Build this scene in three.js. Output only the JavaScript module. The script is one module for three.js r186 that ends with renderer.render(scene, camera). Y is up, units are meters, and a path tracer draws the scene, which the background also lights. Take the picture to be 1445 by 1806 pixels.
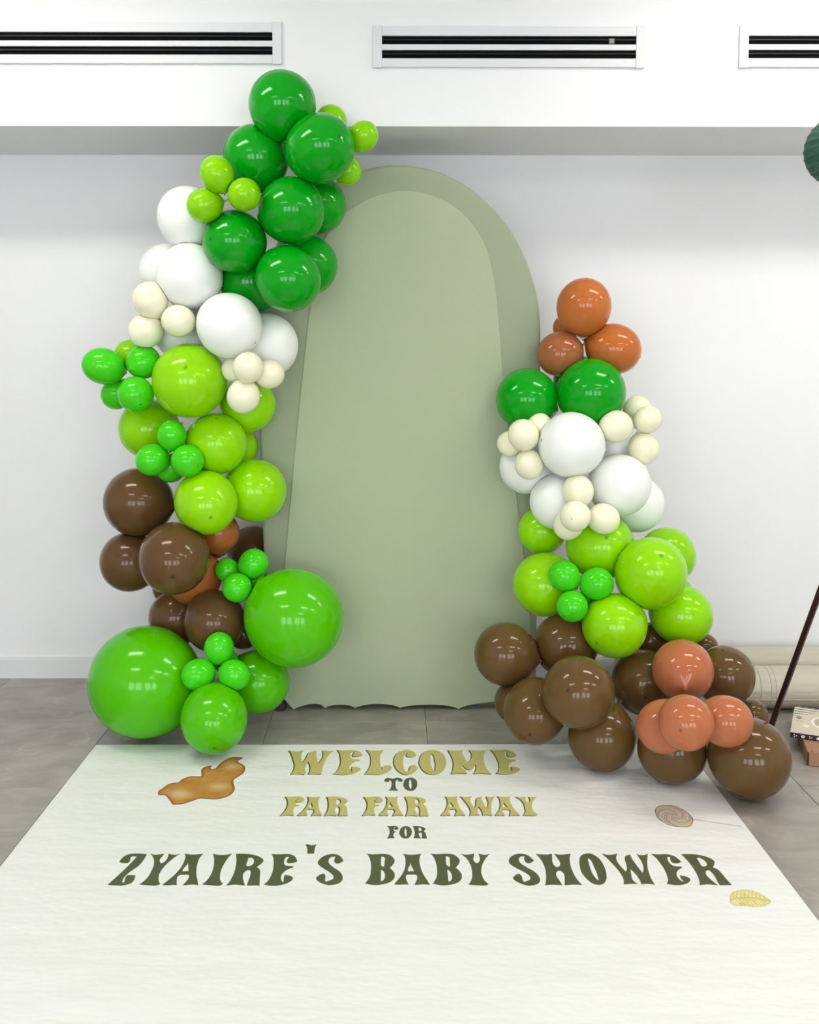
import * as THREE from 'three';
import { RoundedBoxGeometry } from 'three/addons/geometries/RoundedBoxGeometry.js';
import { ImprovedNoise } from 'three/addons/math/ImprovedNoise.js';
import { mergeGeometries } from 'three/addons/utils/BufferGeometryUtils.js';
import { RectAreaLightUniformsLib } from 'three/addons/lights/RectAreaLightUniformsLib.js';

// ---------------------------------------------------------------- camera, sky, lights, exposure
RectAreaLightUniformsLib.init();
const scene = new THREE.Scene();
const FOCAL = 1770, FRAME_W = 1445, FRAME_H = 1806;                 // focal length in pixels of the 1445 x 1806 frame
const camera = new THREE.PerspectiveCamera(2 * THREE.MathUtils.radToDeg(Math.atan(FRAME_H / 2 / FOCAL)), FRAME_W / FRAME_H, 0.1, 60);
camera.position.set(0, 1.38, 4.3625);
camera.rotation.set(THREE.MathUtils.degToRad(-5.0047), THREE.MathUtils.degToRad(-0.25), 0, 'YXZ');
camera.setViewOffset(FRAME_W, FRAME_H, 20.5, 103, FRAME_W, FRAME_H);
scene.add(camera);
scene.background = new THREE.Color(0.93, 0.97, 1.02);               // bright overcast daylight outside the windows
scene.backgroundIntensity = 7.2;
const renderer = new THREE.WebGLRenderer({ antialias: true });
renderer.toneMapping = THREE.LinearToneMapping;
renderer.toneMappingExposure = 1.1;
renderer.shadowMap.enabled = true;
const LAMP_COLOR = new THREE.Color(1.0, 0.965, 0.875), LAMP_POWER = 16;  // all ceiling panels share these
const ROOM = { x0: -4.2, x1: 5.3, z1: 8.2, top: 3.0 };
const LAMP_SPOTS = [[-1.5, 1.5, 'front left'], [1.7, 1.35, 'front middle'], [3.7, 1.5, 'front right'], [-1.5, 3.8, 'middle left'], [1.7, 3.8, 'middle right'], [3.7, 3.8, 'middle far right'], [1.7, 6.1, 'rear right']];

// ---------------------------------------------------------------- helpers
let seed = 20240611;
const rnd = () => { seed = (seed * 1664525 + 1013904223) >>> 0; return seed / 4294967296; };
const noise = new ImprovedNoise();
const used = new Map();
const numbered = (name) => { const n = used.get(name) ?? 0; used.set(name, n + 1); return n ? `${name}_${String(n).padStart(3, '0')}` : name; };
const V = (x, y, z) => new THREE.Vector3(x, y, z);
const std = (color, roughness = 0.7, extra = {}) => new THREE.MeshStandardMaterial({ color, roughness, ...extra });
function part(name, geometry, material, parent, label) {
  const m = new THREE.Mesh(geometry, material);
  m.name = name; m.castShadow = m.receiveShadow = true;
  if (label) m.userData.label = label;
  parent.add(m);
  return m;
}
function struct(name, geometries, material) {
  const m = new THREE.Mesh([].concat(geometries).length > 1 ? mergeGeometries([].concat(geometries)) : [].concat(geometries)[0], material);
  m.name = name; m.userData.kind = 'structure'; m.castShadow = m.receiveShadow = true;
  scene.add(m);
  return m;
}
function thing(name, label, category, [x, y, z] = [0, 0, 0], group) {
  const o = new THREE.Group();
  o.name = numbered(name); o.position.set(x, y, z);
  o.userData = { label, category };
  if (group) o.userData.group = group;
  scene.add(o);
  return o;
}
function box(x0, x1, y0, y1, z0, z1) {
  const g = new THREE.BoxGeometry(x1 - x0, y1 - y0, z1 - z0);
  g.translate((x0 + x1) / 2, (y0 + y1) / 2, (z0 + z1) / 2);
  return g;
}
function rbox(x0, x1, y0, y1, z0, z1, r = 0.003) {
  const g = new RoundedBoxGeometry(x1 - x0, y1 - y0, z1 - z0, 2, r);
  g.translate((x0 + x1) / 2, (y0 + y1) / 2, (z0 + z1) / 2);
  return g;
}
function dataMap(size, at, srgb = true, repeat) {                   // at(x, y) gives [r, g, b] in 0..255
  const d = new Uint8Array(size * size * 4);
  for (let y = 0, i = 0; y < size; y++) for (let x = 0; x < size; x++, i += 4) { const c = at(x / size, y / size); d[i] = c[0]; d[i + 1] = c[1]; d[i + 2] = c[2]; d[i + 3] = 255; }
  const t = new THREE.DataTexture(d, size, size);
  t.magFilter = THREE.LinearFilter; t.wrapS = t.wrapT = THREE.RepeatWrapping;
  if (srgb) t.colorSpace = THREE.SRGBColorSpace;
  if (repeat) t.repeat.set(...repeat);
  t.needsUpdate = true;
  return t;
}
const fbm = (x, y, s, o = 4) => { let v = 0, a = 1, t = 0; for (let i = 0; i < o; i++) { v += a * noise.noise(x, y, s + i * 7.3); t += a; a *= 0.5; x *= 2.03; y *= 2.03; } return v / t; };
const clamp255 = (v) => Math.max(0, Math.min(255, v));

// ---------------------------------------------------------------- room shell
const plasterBump = dataMap(512, (x, y) => { const v = 128 + 70 * fbm(x * 9, y * 9, 2.2) + 40 * fbm(x * 60, y * 60, 5.1, 2); return [v, v, v].map(clamp255); }, false, [1.2, 1.2]);
const wallPaint = std(new THREE.Color(0.83, 0.835, 0.85), 0.62, { bumpMap: plasterBump, bumpScale: 0.0006 });
const ceilingPaint = std(new THREE.Color(0.82, 0.82, 0.82), 0.8);
const trimPaint = std(new THREE.Color(0.74, 0.75, 0.76), 0.45);
const SOFFIT_Y = 2.272, SOFFIT_Z = 0.516;
struct('wall_back', box(ROOM.x0, ROOM.x1, 0, ROOM.top, -0.15, 0), wallPaint);
struct('bulkhead', box(ROOM.x0, ROOM.x1, SOFFIT_Y, ROOM.top, 0, SOFFIT_Z), wallPaint);
struct('ceiling', box(ROOM.x0 - 0.15, ROOM.x1 + 0.15, ROOM.top, ROOM.top + 0.15, -0.15, ROOM.z1 + 0.15), ceilingPaint);
struct('wall_left', box(ROOM.x0 - 0.15, ROOM.x0, 0, ROOM.top, -0.15, ROOM.z1 + 0.15), wallPaint);
struct('wall_right', box(ROOM.x1, ROOM.x1 + 0.15, 0, ROOM.top, -0.15, ROOM.z1 + 0.15), wallPaint);
{
  const g = [box(ROOM.x0, ROOM.x1, 0, 0.085, 0, 0.012), box(ROOM.x0, ROOM.x1, 0.085, 0.094, 0, 0.009)];
  struct('baseboard_back', g, trimPaint);
  struct('baseboard_left', box(ROOM.x0, ROOM.x0 + 0.012, 0, 0.09, 0.012, ROOM.z1), trimPaint);
  struct('baseboard_right', box(ROOM.x1 - 0.012, ROOM.x1, 0, 0.09, 0.012, ROOM.z1), trimPaint);
}
// the window wall behind the camera: four tall glazed openings
{
  const spans = [[-3.5, -2.1], [-1.7, -0.3], [0.5, 1.9], [2.3, 3.7]], y0 = 0.35, y1 = 2.45, z0 = ROOM.z1, z1 = ROOM.z1 + 0.15, g = [box(ROOM.x0, ROOM.x1, 0, y0, z0, z1), box(ROOM.x0, ROOM.x1, y1, ROOM.top, z0, z1)];
  let x = ROOM.x0;
  for (const [a, b] of spans) { g.push(box(x, a, y0, y1, z0, z1)); x = b; }
  g.push(box(x, ROOM.x1, y0, y1, z0, z1));
  struct('wall_front', g, wallPaint);
  const glass = new THREE.MeshPhysicalMaterial({ color: 0xffffff, roughness: 0.02, transmission: 1, thickness: 0, ior: 1.45 }), alu = std(new THREE.Color(0.2, 0.2, 0.21), 0.4, { metalness: 0.6 });
  spans.forEach(([a, b], i) => {
    const w = new THREE.Group(); w.name = `window_${i + 1}`; w.userData.kind = 'structure'; scene.add(w);
    part('window_frame', mergeGeometries([box(a, a + 0.05, y0, y1, z0 + 0.04, z0 + 0.1), box(b - 0.05, b, y0, y1, z0 + 0.04, z0 + 0.1), box(a + 0.05, b - 0.05, y0, y0 + 0.05, z0 + 0.04, z0 + 0.1), box(a + 0.05, b - 0.05, y1 - 0.05, y1, z0 + 0.04, z0 + 0.1), box((a + b) / 2 - 0.025, (a + b) / 2 + 0.025, y0 + 0.05, y1 - 0.05, z0 + 0.04, z0 + 0.1)]), alu, w);
    part('pane', box(a + 0.05, (a + b) / 2 - 0.025, y0 + 0.05, y1 - 0.05, z0 + 0.068, z0 + 0.072), glass, w);
    part('pane', box((a + b) / 2 + 0.025, b - 0.05, y0 + 0.05, y1 - 0.05, z0 + 0.068, z0 + 0.072), glass, w);
  });
}
// the tiled floor: square grey porcelain tiles with soft clouds and pale veins, dark narrow joints
{
  const floor = new THREE.Group(); floor.name = 'floor'; floor.userData.kind = 'structure'; scene.add(floor);
  const X0 = 0.1255, Z0 = 0.5605, P = 0.6075, J = 0.0016, B = 0.0012;
  part('joint_bed', box(ROOM.x0 - 0.15, ROOM.x1 + 0.15, -0.12, -0.0016, -0.15, ROOM.z1 + 0.15), std(new THREE.Color(0.045, 0.042, 0.04), 0.9), floor);
  const mats = [0, 1, 2, 3].map((k) => {
    const s = 3.7 + k * 11.1;
    const map = dataMap(512, (x, y) => {
      const wx = x + 0.25 * fbm(x * 2.2, y * 2.2, s + 40, 3), wy = y + 0.25 * fbm(x * 2.2 + 5, y * 2.2, s + 50, 3);
      const cloud = fbm(wx * 3, wy * 3, s, 5), streak = fbm(wx * 3 + 2, wy * 14, s + 3, 4), n = fbm(wx * 1.9 + 9, wy * 1.9, s + 20, 3), grain = noise.noise(x * 190, y * 190, s);
      const vein = Math.pow(Math.max(0, 1 - Math.abs(n) * 26), 2) * Math.max(0, 0.3 + 1.6 * fbm(x * 5, y * 5, s + 70, 2));
      const v = 1 + 0.22 * cloud + 0.1 * streak + 0.03 * grain + 0.14 * vein;
      return [151 * v, 146 * v, 138 * v].map(clamp255);
    });
    const rough = dataMap(256, (x, y) => { const v = 255 * (0.36 + 0.12 * fbm(x * 6, y * 6, s + 90)); return [v, v, v].map(clamp255); }, false);
    return std(0xffffff, 1, { map, roughnessMap: rough });
  });
  const half = P / 2 - J / 2;
  const tileGeometry = (flip) => {
    const o = half, i = half - B, t = 0, e = -B * 0.8, d = -0.009;
    const ring = (r, y) => [[-r, y, -r], [-r, y, r], [r, y, r], [r, y, -r]];
    const rows = [ring(i, t), ring(o, e), ring(o, d)], pos = [], uv = [];
    const quad = (a, b, c, e2) => { for (const p of [a, b, c, a, c, e2]) { pos.push(...p); const u = p[0] / P + 0.5, v = p[2] / P + 0.5; uv.push(...(flip ? [1 - u, 1 - v] : [u, v])); } };
    quad(rows[0][0], rows[0][1], rows[0][2], rows[0][3]);
    for (let r = 0; r < 2; r++) for (let k = 0; k < 4; k++) quad(rows[r][k], rows[r + 1][k], rows[r + 1][(k + 1) % 4], rows[r][(k + 1) % 4]);
    const g = new THREE.BufferGeometry();
    g.setAttribute('position', new THREE.Float32BufferAttribute(pos, 3)); g.setAttribute('uv', new THREE.Float32BufferAttribute(uv, 2));
    g.computeVertexNormals();
    return g;
  };
  const geos = [tileGeometry(false), tileGeometry(true)];
  for (let iz = -1; Z0 + (iz + 1) * P < ROOM.z1 + P; iz++) for (let ix = -7; ix < 10; ix++) {
    const cx = X0 + (ix + 0.5) * P, cz = Z0 + (iz + 0.5) * P;
    if (cx + half > ROOM.x1 + 0.12 || cx - half < ROOM.x0 - 0.4) continue;
    const k = Math.floor(rnd() * 4), f = Math.floor(rnd() * 2);
    part('tile', geos[f], mats[k], floor).position.set(cx, -0.0004 * rnd(), cz);
  }
}

// ---------------------------------------------------------------- ceiling panel lamps
LAMP_SPOTS.forEach(([x, z, where]) => {
  const lamp = thing('ceiling_light', `${where} long white ceiling light panel in a slim frame`, 'ceiling light', [x, ROOM.top, z], 'ceiling light panels');
  const w = 1.2, d = 0.3;
  part('frame', mergeGeometries([box(-w / 2 - 0.02, w / 2 + 0.02, -0.03, 0, -d / 2 - 0.02, -d / 2), box(-w / 2 - 0.02, w / 2 + 0.02, -0.03, 0, d / 2, d / 2 + 0.02), box(-w / 2 - 0.02, -w / 2, -0.03, 0, -d / 2, d / 2), box(w / 2, w / 2 + 0.02, -0.03, 0, -d / 2, d / 2)]), std(0xf2f2f2, 0.5), lamp);
  part('diffuser', box(-w / 2, w / 2, -0.02, -0.005, -d / 2, d / 2), std(0xffffff, 0.6, { emissive: LAMP_COLOR, emissiveIntensity: 1.2 }), lamp);
  const light = new THREE.RectAreaLight(LAMP_COLOR, LAMP_POWER, w, d);
  light.name = 'panel_glow'; light.position.set(0, -0.034, 0); light.rotation.x = -Math.PI / 2;
  lamp.add(light);
});

// ---------------------------------------------------------------- sage arch backdrop
{
  const arch = thing('arch_backdrop', 'tall sage green fabric arch panel standing between the two balloon garlands', 'backdrop', [0.0157, 0, 0.43]);
  const weave = dataMap(256, (x, y) => { const v = 128 + 60 * Math.sin(x * 402) * Math.sin(y * 402) + 50 * fbm(x * 20, y * 20, 3); return [v, v, v].map(clamp255); }, false, [6, 6]);
  const cloth = (c) => new THREE.MeshPhysicalMaterial({ color: c, roughness: 0.72, sheen: 0.25, sheenRoughness: 0.5, sheenColor: new THREE.Color(0.8, 0.85, 0.7), bumpMap: weave, bumpScale: 0.0003 });
  const A = 0.5585, SPRING = 1.497, RISE = 0.652;
  const hem = (s) => { s.bezierCurveTo(0.42, 0.03, 0.28, 0.03, 0.245, 0.001); s.bezierCurveTo(0.22, 0.026, 0.05, 0.026, 0.01, 0.006); s.bezierCurveTo(-0.02, 0.03, -0.13, 0.03, -0.172, 0.006); s.bezierCurveTo(-0.19, 0.026, -0.27, 0.026, -0.292, 0.006); s.bezierCurveTo(-0.31, 0.034, -0.36, 0.03, -0.42, 0.001); };
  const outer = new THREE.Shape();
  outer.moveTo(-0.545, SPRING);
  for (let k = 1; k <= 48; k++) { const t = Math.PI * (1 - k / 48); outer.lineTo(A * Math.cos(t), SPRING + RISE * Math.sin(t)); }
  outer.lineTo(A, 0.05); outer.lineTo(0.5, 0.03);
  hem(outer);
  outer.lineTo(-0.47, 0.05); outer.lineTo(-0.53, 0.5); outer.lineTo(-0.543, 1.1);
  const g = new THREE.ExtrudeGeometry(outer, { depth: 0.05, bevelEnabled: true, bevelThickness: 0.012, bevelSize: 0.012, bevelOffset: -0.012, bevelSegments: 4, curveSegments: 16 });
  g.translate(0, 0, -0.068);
  part('shaded_fabric_cover', g, cloth(new THREE.Color(0.315, 0.362, 0.24)), arch, 'outer fabric cover with the shadow band put into its deeper sage');  // the shadow band around the arch is put into this darker sage
  const inner = new THREE.Shape();
  inner.moveTo(-0.503, 0.123);
  inner.splineThru([[-0.454, 0.539], [-0.416, 0.924], [-0.387, 1.203], [-0.356, 1.479], [-0.340, 1.599], [-0.310, 1.773], [-0.270, 1.892], [-0.230, 1.943], [-0.186, 1.978], [-0.090, 2.029], [0.036, 2.051], [0.154, 2.025], [0.239, 1.974], [0.308, 1.899], [0.351, 1.810], [0.380, 1.678], [0.399, 1.505], [0.414, 1.336], [0.440, 1.103], [0.469, 0.878], [0.508, 0.583], [0.529, 0.388], [0.545, 0.168]].map(([x, y]) => new THREE.Vector2(x, y)));
  inner.lineTo(0.5, 0.05); hem(inner);
  inner.lineTo(-0.46, 0.05);
  const gi = new THREE.ExtrudeGeometry(inner, { depth: 0.0015, bevelEnabled: true, bevelThickness: 0.0015, bevelSize: 0.002, bevelOffset: -0.002, bevelSegments: 2, curveSegments: 24 });
  gi.translate(0, 0, -0.005);
  part('lit_area_layer', gi, cloth(new THREE.Color(0.395, 0.455, 0.30)), arch, 'added paler sage layer for the lit area inside the shadow band');  // added layer: the paler tone stands for the lit part of the cover
  const dark = std(new THREE.Color(0.02, 0.02, 0.022), 0.5);
  for (const x of [-0.47, 0.5]) part('frame_foot', rbox(x - 0.02, x + 0.02, 0, 0.035, -0.05, 0.015, 0.006), dark, arch);
  const tube = new THREE.TubeGeometry(new THREE.CatmullRomCurve3([...Array(25)].map((_, k) => { const t = Math.PI * (1 - k / 24); return V((A - 0.006) * Math.cos(t), SPRING + (RISE - 0.006) * Math.sin(t), -0.064); })), 60, 0.012, 10);
  part('frame_tube', tube, std(new THREE.Color(0.30, 0.335, 0.235), 0.6), arch, 'frame tube edging the rounded top');
}

// ---------------------------------------------------------------- printed floor mat
{
  const mat = thing('floor_mat', 'large white printed paper mat with green and gold lettering on the tiles', 'mat', [-0.014, 0, 1.876]);
  const W = 2.146, D = 2.146, PXM = 2048 / W, c = document.createElement('canvas');
  c.width = c.height = 2048;
  const k = c.getContext('2d');
  k.fillStyle = '#e5e6e4'; k.fillRect(0, 0, 2048, 2048);
  const mx = (x) => (x + 1.087) * PXM, mz = (z) => (z - 0.803) * PXM;
  // each glyph: closed outlines of points in a 1000 x 1000 box, '!' marks a corner, the rest are joined smoothly
  const GLYPHS = {
    "Z": ['20,979! 229,708 435,435 630,114! 495,106 404,109 393,176 427,276 357,317 173,317 0,287! 30,151 171,38 457,0 743,8 1000,31! 988,202 913,375 778,495 659,591 557,708 530,778 542,870 571,905 633,909 637,870 599,801 595,720 661,685 937,686! 991,779 991,871 896,951 636,1000 342,999'],
    "Y": ['0,0! 157,40 308,33 474,9! 448,95 414,194 444,267 509,320! 590,279 632,206 637,121 617,9! 720,34 855,47 1000,10! 832,170 685,364 610,576 621,715 680,851 779,952! 700,991 605,1000 371,991 127,968! 225,872 290,737 312,552 302,387 230,218 124,95'],
    "A": ['247,0! 370,25 481,37 637,30 795,1! 743,148 736,292 770,480 825,663 921,843 1000,992! 871,975 724,979 559,1000! 612,886 648,798 641,720 606,681! 375,681! 327,730 329,808 359,897 398,991! 304,980 157,990 21,984 0,962! 117,819 225,662 305,455 326,291 322,147 291,62', '462,291! 492,386 572,560! 399,576! 390,525 398,467 444,386'],
    "I": ['0,11! 252,41 509,49 757,37 975,0! 866,111 770,280 701,492 719,677 808,835 1000,941! 890,994 723,1000 374,984 5,966! 187,834 283,630 268,422 184,231 97,110'],
    "R": ['0,7! 232,0 470,13 694,64 853,140 925,228 896,314 768,440! 876,508 924,627 952,790 1000,1000! 822,995 625,999! 626,881 644,743 629,602 590,543 530,531 444,590 416,672 449,789 570,999! 422,983 242,971 8,998! 90,834 131,601 109,336 65,163', '433,134! 538,135 618,202 643,313 593,386 486,410 430,374 434,264'],
    "E": ['6,0! 227,13 470,8 660,9 835,64 932,138 1000,265! 836,309 676,308 622,248 634,187 676,101! 600,101 545,150 525,235 549,332 630,392 779,409 900,417! 909,457! 797,487 679,546 591,616 541,708 564,822 633,889 661,867 639,776 660,685! 822,708 936,754 959,800 910,867 749,945 481,1000 226,1000 0,966! 113,866 185,707 207,498 163,283 108,124'],
    "'": ['0,77! 226,14 511,118 744,95 1000,0! 920,395 905,1000! 309,999! 266,628 171,315'],
    "S": ['977,233! 853,99 700,25 495,0 271,37 87,134 0,255 24,339 199,457 441,574 608,677 661,756 616,824 395,890! 356,823 361,733 317,665 244,642 102,699 20,778 105,867 282,945 507,1000 722,989 904,935 1000,835 985,712 857,574 646,458 460,340 395,244 419,159 509,99 652,94! 618,160 613,220 667,304 795,316 876,281'],
    "B": ['0,0! 198,25 407,13 643,14 827,50 957,148 996,231 945,338 830,454! 945,569 1000,694 957,827 809,925 563,983 293,1000 7,952! 123,803 177,647 186,418 157,254 98,110', '527,98! 619,106 659,159 648,254 638,419! 561,400 521,349 518,230', '526,529! 590,546 655,648 665,760 622,848 531,888!'],
    "H": ['0,0! 173,25 320,30 463,6! 436,128 406,248 408,355 457,437 520,432 587,379 608,273 566,128 519,11! 676,39 826,32 990,12! 919,153 880,321 867,508 880,690 921,847 1000,1000! 836,984 676,988 530,999! 570,868 604,735 597,622 543,564 469,571 407,632 392,734 430,845 476,994! 320,983 162,981 10,993! 64,867 112,711 140,529 132,342 92,176'],
    "O": ['543,0 759,47 931,190 1000,399 982,602 892,801 726,946 512,1000 278,961 108,832 0,634 4,465 87,223 254,64', '497,164! 566,259 581,432 592,635 548,871! 471,800 410,634 412,432 445,224'],
    "W": ['0,0! 103,46 208,47 341,8! 272,171 271,330 322,503 356,580! 405,488 432,331 453,171 514,74 608,41! 609,204 642,395 685,612! 741,520 776,364 775,204 752,16! 825,52 909,49 1000,10! 910,237 847,458 816,673 806,853 821,1000! 734,976 638,970 549,987! 557,852 534,672 474,513! 443,642 416,792 428,881 477,976! 400,969 300,975 186,992! 228,851 234,732 207,549 143,346 67,138'],
    "V": ['0,28! 121,59 239,60 360,10! 295,125 297,296 334,446 372,527! 411,372 444,145 532,61 612,38! 622,222 655,410 696,575! 744,447 775,260 743,23! 844,50 922,50 1000,0! 897,223 827,521 803,773 806,1000! 702,976 609,975 537,989! 558,843 539,665 474,501! 445,665 442,807 486,947! 465,999! 351,974 278,981 179,998! 218,806 205,628 133,371 67,163'],
    "L": ['0,0! 229,33 473,33 710,1! 583,201 548,416 579,663 668,867! 631,719! 764,663 932,664 1000,720 967,812 835,922 605,993 342,1000 11,985! 133,811 207,625 206,396 151,200'],
    "C": ['641,0 834,59 965,175 943,278 781,319 613,300 552,231 620,117! 505,174 421,307 396,493 410,711 464,871! 638,854! 691,712 805,633 940,658 1000,769 868,907 632,1000 402,986 174,853 19,638 0,419 101,193 305,58 511,0'],
    "M": ['0,0! 117,29 247,30 390,8! 365,146 392,288 456,515! 551,394 604,218 593,129 554,2! 681,31 831,39 990,21! 915,219 881,430 883,669 927,869 1000,1000! 850,974 708,967 552,983! 607,868 651,736 652,635 618,618 583,736 521,819 438,818 381,768 349,685 321,651 293,718 353,835 400,972! 277,966 154,965 3,981! 66,767 96,531 87,358 49,181'],
    "F": ['0,10! 269,28 595,0 850,29 1000,169 957,280 717,307 612,279 632,169 755,102! 647,113 583,196 593,362 690,433 886,461! 704,498 572,633 588,818 679,986! 435,965 226,975 5,1000! 134,818 216,605 229,389 148,168'],
    "T": ['0,249! 55,108 195,0 366,67 508,84 651,1 878,52 1000,235 903,317 762,300 735,152! 638,234 604,480 636,802 757,977! 618,1000 425,976 243,999! 358,801 396,479 367,275 282,167! 255,315 114,331'],
  };
  const outline = (text) => text.split(' ').map((s) => { const [x, y] = s.replace('!', '').split(',').map(Number); return { x, y, corner: s.endsWith('!') }; });
  const trace = (pts, fx, fy) => {
    const n = pts.length, at = (i) => pts[(i + n) % n];
    k.moveTo(fx(pts[0].x), fy(pts[0].y));
    for (let i = 0; i < n; i++) {
      const a = at(i), b = at(i + 1), p = at(i - 1), q = at(i + 2), t = 1 / 6;
      const c1 = a.corner ? a : { x: a.x + (b.x - p.x) * t, y: a.y + (b.y - p.y) * t }, c2 = b.corner ? b : { x: b.x - (q.x - a.x) * t, y: b.y - (q.y - a.y) * t };
      k.bezierCurveTo(fx(c1.x), fy(c1.y), fx(c2.x), fy(c2.y), fx(b.x), fy(b.y));
    }
    k.closePath();
  };
  const glyph = (ch, x0, x1, z0, z1, dx, dy, style) => {
    k.beginPath();
    for (const t of GLYPHS[ch]) trace(outline(t), (x) => mx(x0 + (x1 - x0) * x / 1000) + dx, (y) => mz(z0 + (z1 - z0) * y / 1000) + dy);
    k.fillStyle = style; k.fill('evenodd');
  };
  const LETTERS = [
    ['gold', "V", -0.377, -0.213, 0.854, 1.075], ['gold', "E", -0.204, -0.110, 0.855, 1.076], ['gold', "L", -0.099, -0.007, 0.855, 1.076], ['gold', "C", 0.001, 0.081, 0.856, 1.077],
    ['gold', "O", 0.090, 0.183, 0.856, 1.077], ['gold', "M", 0.195, 0.332, 0.857, 1.078], ['gold', "E", 0.347, 0.436, 0.857, 1.078], ['dark', "T", -0.032, 0.031, 1.100, 1.206],
    ['dark', "O", 0.032, 0.078, 1.100, 1.206], ['gold', "F", -0.348, -0.286, 1.248, 1.388], ['gold', "A", -0.295, -0.220, 1.248, 1.388], ['gold', "R", -0.214, -0.141, 1.248, 1.388],
    ['gold', "F", -0.097, -0.035, 1.249, 1.389], ['gold', "A", -0.045, 0.030, 1.249, 1.389], ['gold', "R", 0.035, 0.108, 1.249, 1.390], ['gold', "A", 0.146, 0.221, 1.250, 1.390],
    ['gold', "W", 0.213, 0.324, 1.250, 1.390], ['gold', "A", 0.313, 0.389, 1.251, 1.391], ['gold', "Y", 0.389, 0.460, 1.251, 1.391], ['dark', "F", -0.020, 0.014, 1.455, 1.537],
    ['dark', "O", 0.017, 0.054, 1.456, 1.537], ['dark', "R", 0.057, 0.098, 1.456, 1.537], ['green', "Z", -0.764, -0.698, 1.626, 1.800], ['green', "Y", -0.690, -0.604, 1.627, 1.800],
    ['green', "A", -0.616, -0.520, 1.627, 1.800], ['green', "I", -0.512, -0.456, 1.627, 1.801], ['green', "R", -0.447, -0.357, 1.628, 1.801], ['green', "E", -0.347, -0.269, 1.628, 1.801],
    ['green', "'", -0.255, -0.223, 1.571, 1.627], ['green', "S", -0.211, -0.138, 1.629, 1.802], ['green', "B", -0.077, 0.003, 1.629, 1.803], ['green', "A", 0.002, 0.097, 1.630, 1.803],
    ['green', "B", 0.104, 0.185, 1.630, 1.803], ['green', "Y", 0.188, 0.272, 1.631, 1.804], ['green', "S", 0.321, 0.394, 1.631, 1.804], ['green', "H", 0.402, 0.502, 1.632, 1.805],
    ['green', "O", 0.513, 0.581, 1.632, 1.805], ['green', "W", 0.588, 0.720, 1.632, 1.805], ['green', "E", 0.728, 0.802, 1.633, 1.806], ['green', "R", 0.814, 0.901, 1.633, 1.806],
  ];
  for (const [tone, ch, x0, x1, z0, z1] of LETTERS) {
    if (tone === 'gold') { glyph(ch, x0, x1, z0, z1, -3.2, 3.5, '#33351f'); glyph(ch, x0, x1, z0, z1, -1.6, 1.8, '#4a4c2c'); glyph(ch, x0, x1, z0, z1, 0.6, -0.5, '#bcb46e'); }
    else if (tone === 'dark') glyph(ch, x0, x1, z0, z1, 0, 0, '#4c553f');
    else { const g = k.createLinearGradient(mx(x0), 0, mx(x1), mz(z1) - mz(z0)); g.addColorStop(0, '#4c5a30'); g.addColorStop(0.5, '#46592a'); g.addColorStop(1, '#4f5438'); glyph(ch, x0, x1, z0, z1, 0, 0, g); }
  }
  const blob = (text) => { const pts = text.split(' ').map((s) => { const [x, z] = s.split(',').map(Number); return { x, y: z }; }); k.beginPath(); trace(pts, mx, mz); };
  const wash = (x, z, r, color) => { const g = k.createRadialGradient(mx(x), mz(z), 0, mx(x), mz(z), r * PXM); g.addColorStop(0, color); g.addColorStop(1, color.replace(/[\d.]+\)$/, '0)')); k.fillStyle = g; k.fillRect(0, 0, 2048, 2048); };
  // painted flame
  k.save(); blob('-0.764,1.206 -0.756,1.185 -0.745,1.154 -0.730,1.141 -0.716,1.138 -0.704,1.109 -0.685,1.091 -0.665,1.090 -0.648,1.087 -0.657,1.039 -0.653,1.011 -0.631,0.997 -0.630,1.017 -0.623,1.028 -0.611,1.017 -0.602,0.973 -0.585,0.938 -0.564,0.923 -0.531,0.930 -0.543,0.953 -0.542,0.968 -0.521,0.991 -0.510,1.020 -0.510,1.063 -0.525,1.096 -0.534,1.117 -0.531,1.144 -0.520,1.186 -0.521,1.222 -0.535,1.252 -0.562,1.270 -0.590,1.269 -0.618,1.264 -0.640,1.282 -0.662,1.301 -0.682,1.306 -0.697,1.303 -0.715,1.271 -0.736,1.239 -0.757,1.235'); k.fillStyle = '#b8813f'; k.fill(); k.clip();
  for (let i = 0; i < 260; i++) wash(-0.77 + 0.27 * rnd(), 0.91 + 0.4 * rnd(), 0.012 + 0.02 * rnd(), rnd() < 0.5 ? 'rgba(196,150,80,0.28)' : 'rgba(160,96,44,0.2)');
  for (const [x, z, r] of [[-0.557, 1.0, 0.05], [-0.575, 1.17, 0.05], [-0.68, 1.235, 0.045], [-0.70, 1.22, 0.04]]) wash(x, z, r, 'rgba(222,200,160,0.75)');
  blob('-0.764,1.206 -0.756,1.185 -0.745,1.154 -0.730,1.141 -0.716,1.138 -0.704,1.109 -0.685,1.091 -0.665,1.090 -0.648,1.087 -0.657,1.039 -0.653,1.011 -0.631,0.997 -0.630,1.017 -0.623,1.028 -0.611,1.017 -0.602,0.973 -0.585,0.938 -0.564,0.923 -0.531,0.930 -0.543,0.953 -0.542,0.968 -0.521,0.991 -0.510,1.020 -0.510,1.063 -0.525,1.096 -0.534,1.117 -0.531,1.144 -0.520,1.186 -0.521,1.222 -0.535,1.252 -0.562,1.270 -0.590,1.269 -0.618,1.264 -0.640,1.282 -0.662,1.301 -0.682,1.306 -0.697,1.303 -0.715,1.271 -0.736,1.239 -0.757,1.235'); k.lineWidth = 16; k.strokeStyle = 'rgba(140,66,34,0.45)'; k.stroke(); k.lineWidth = 4; k.strokeStyle = 'rgba(110,52,28,0.9)'; k.stroke(); k.restore();
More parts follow.
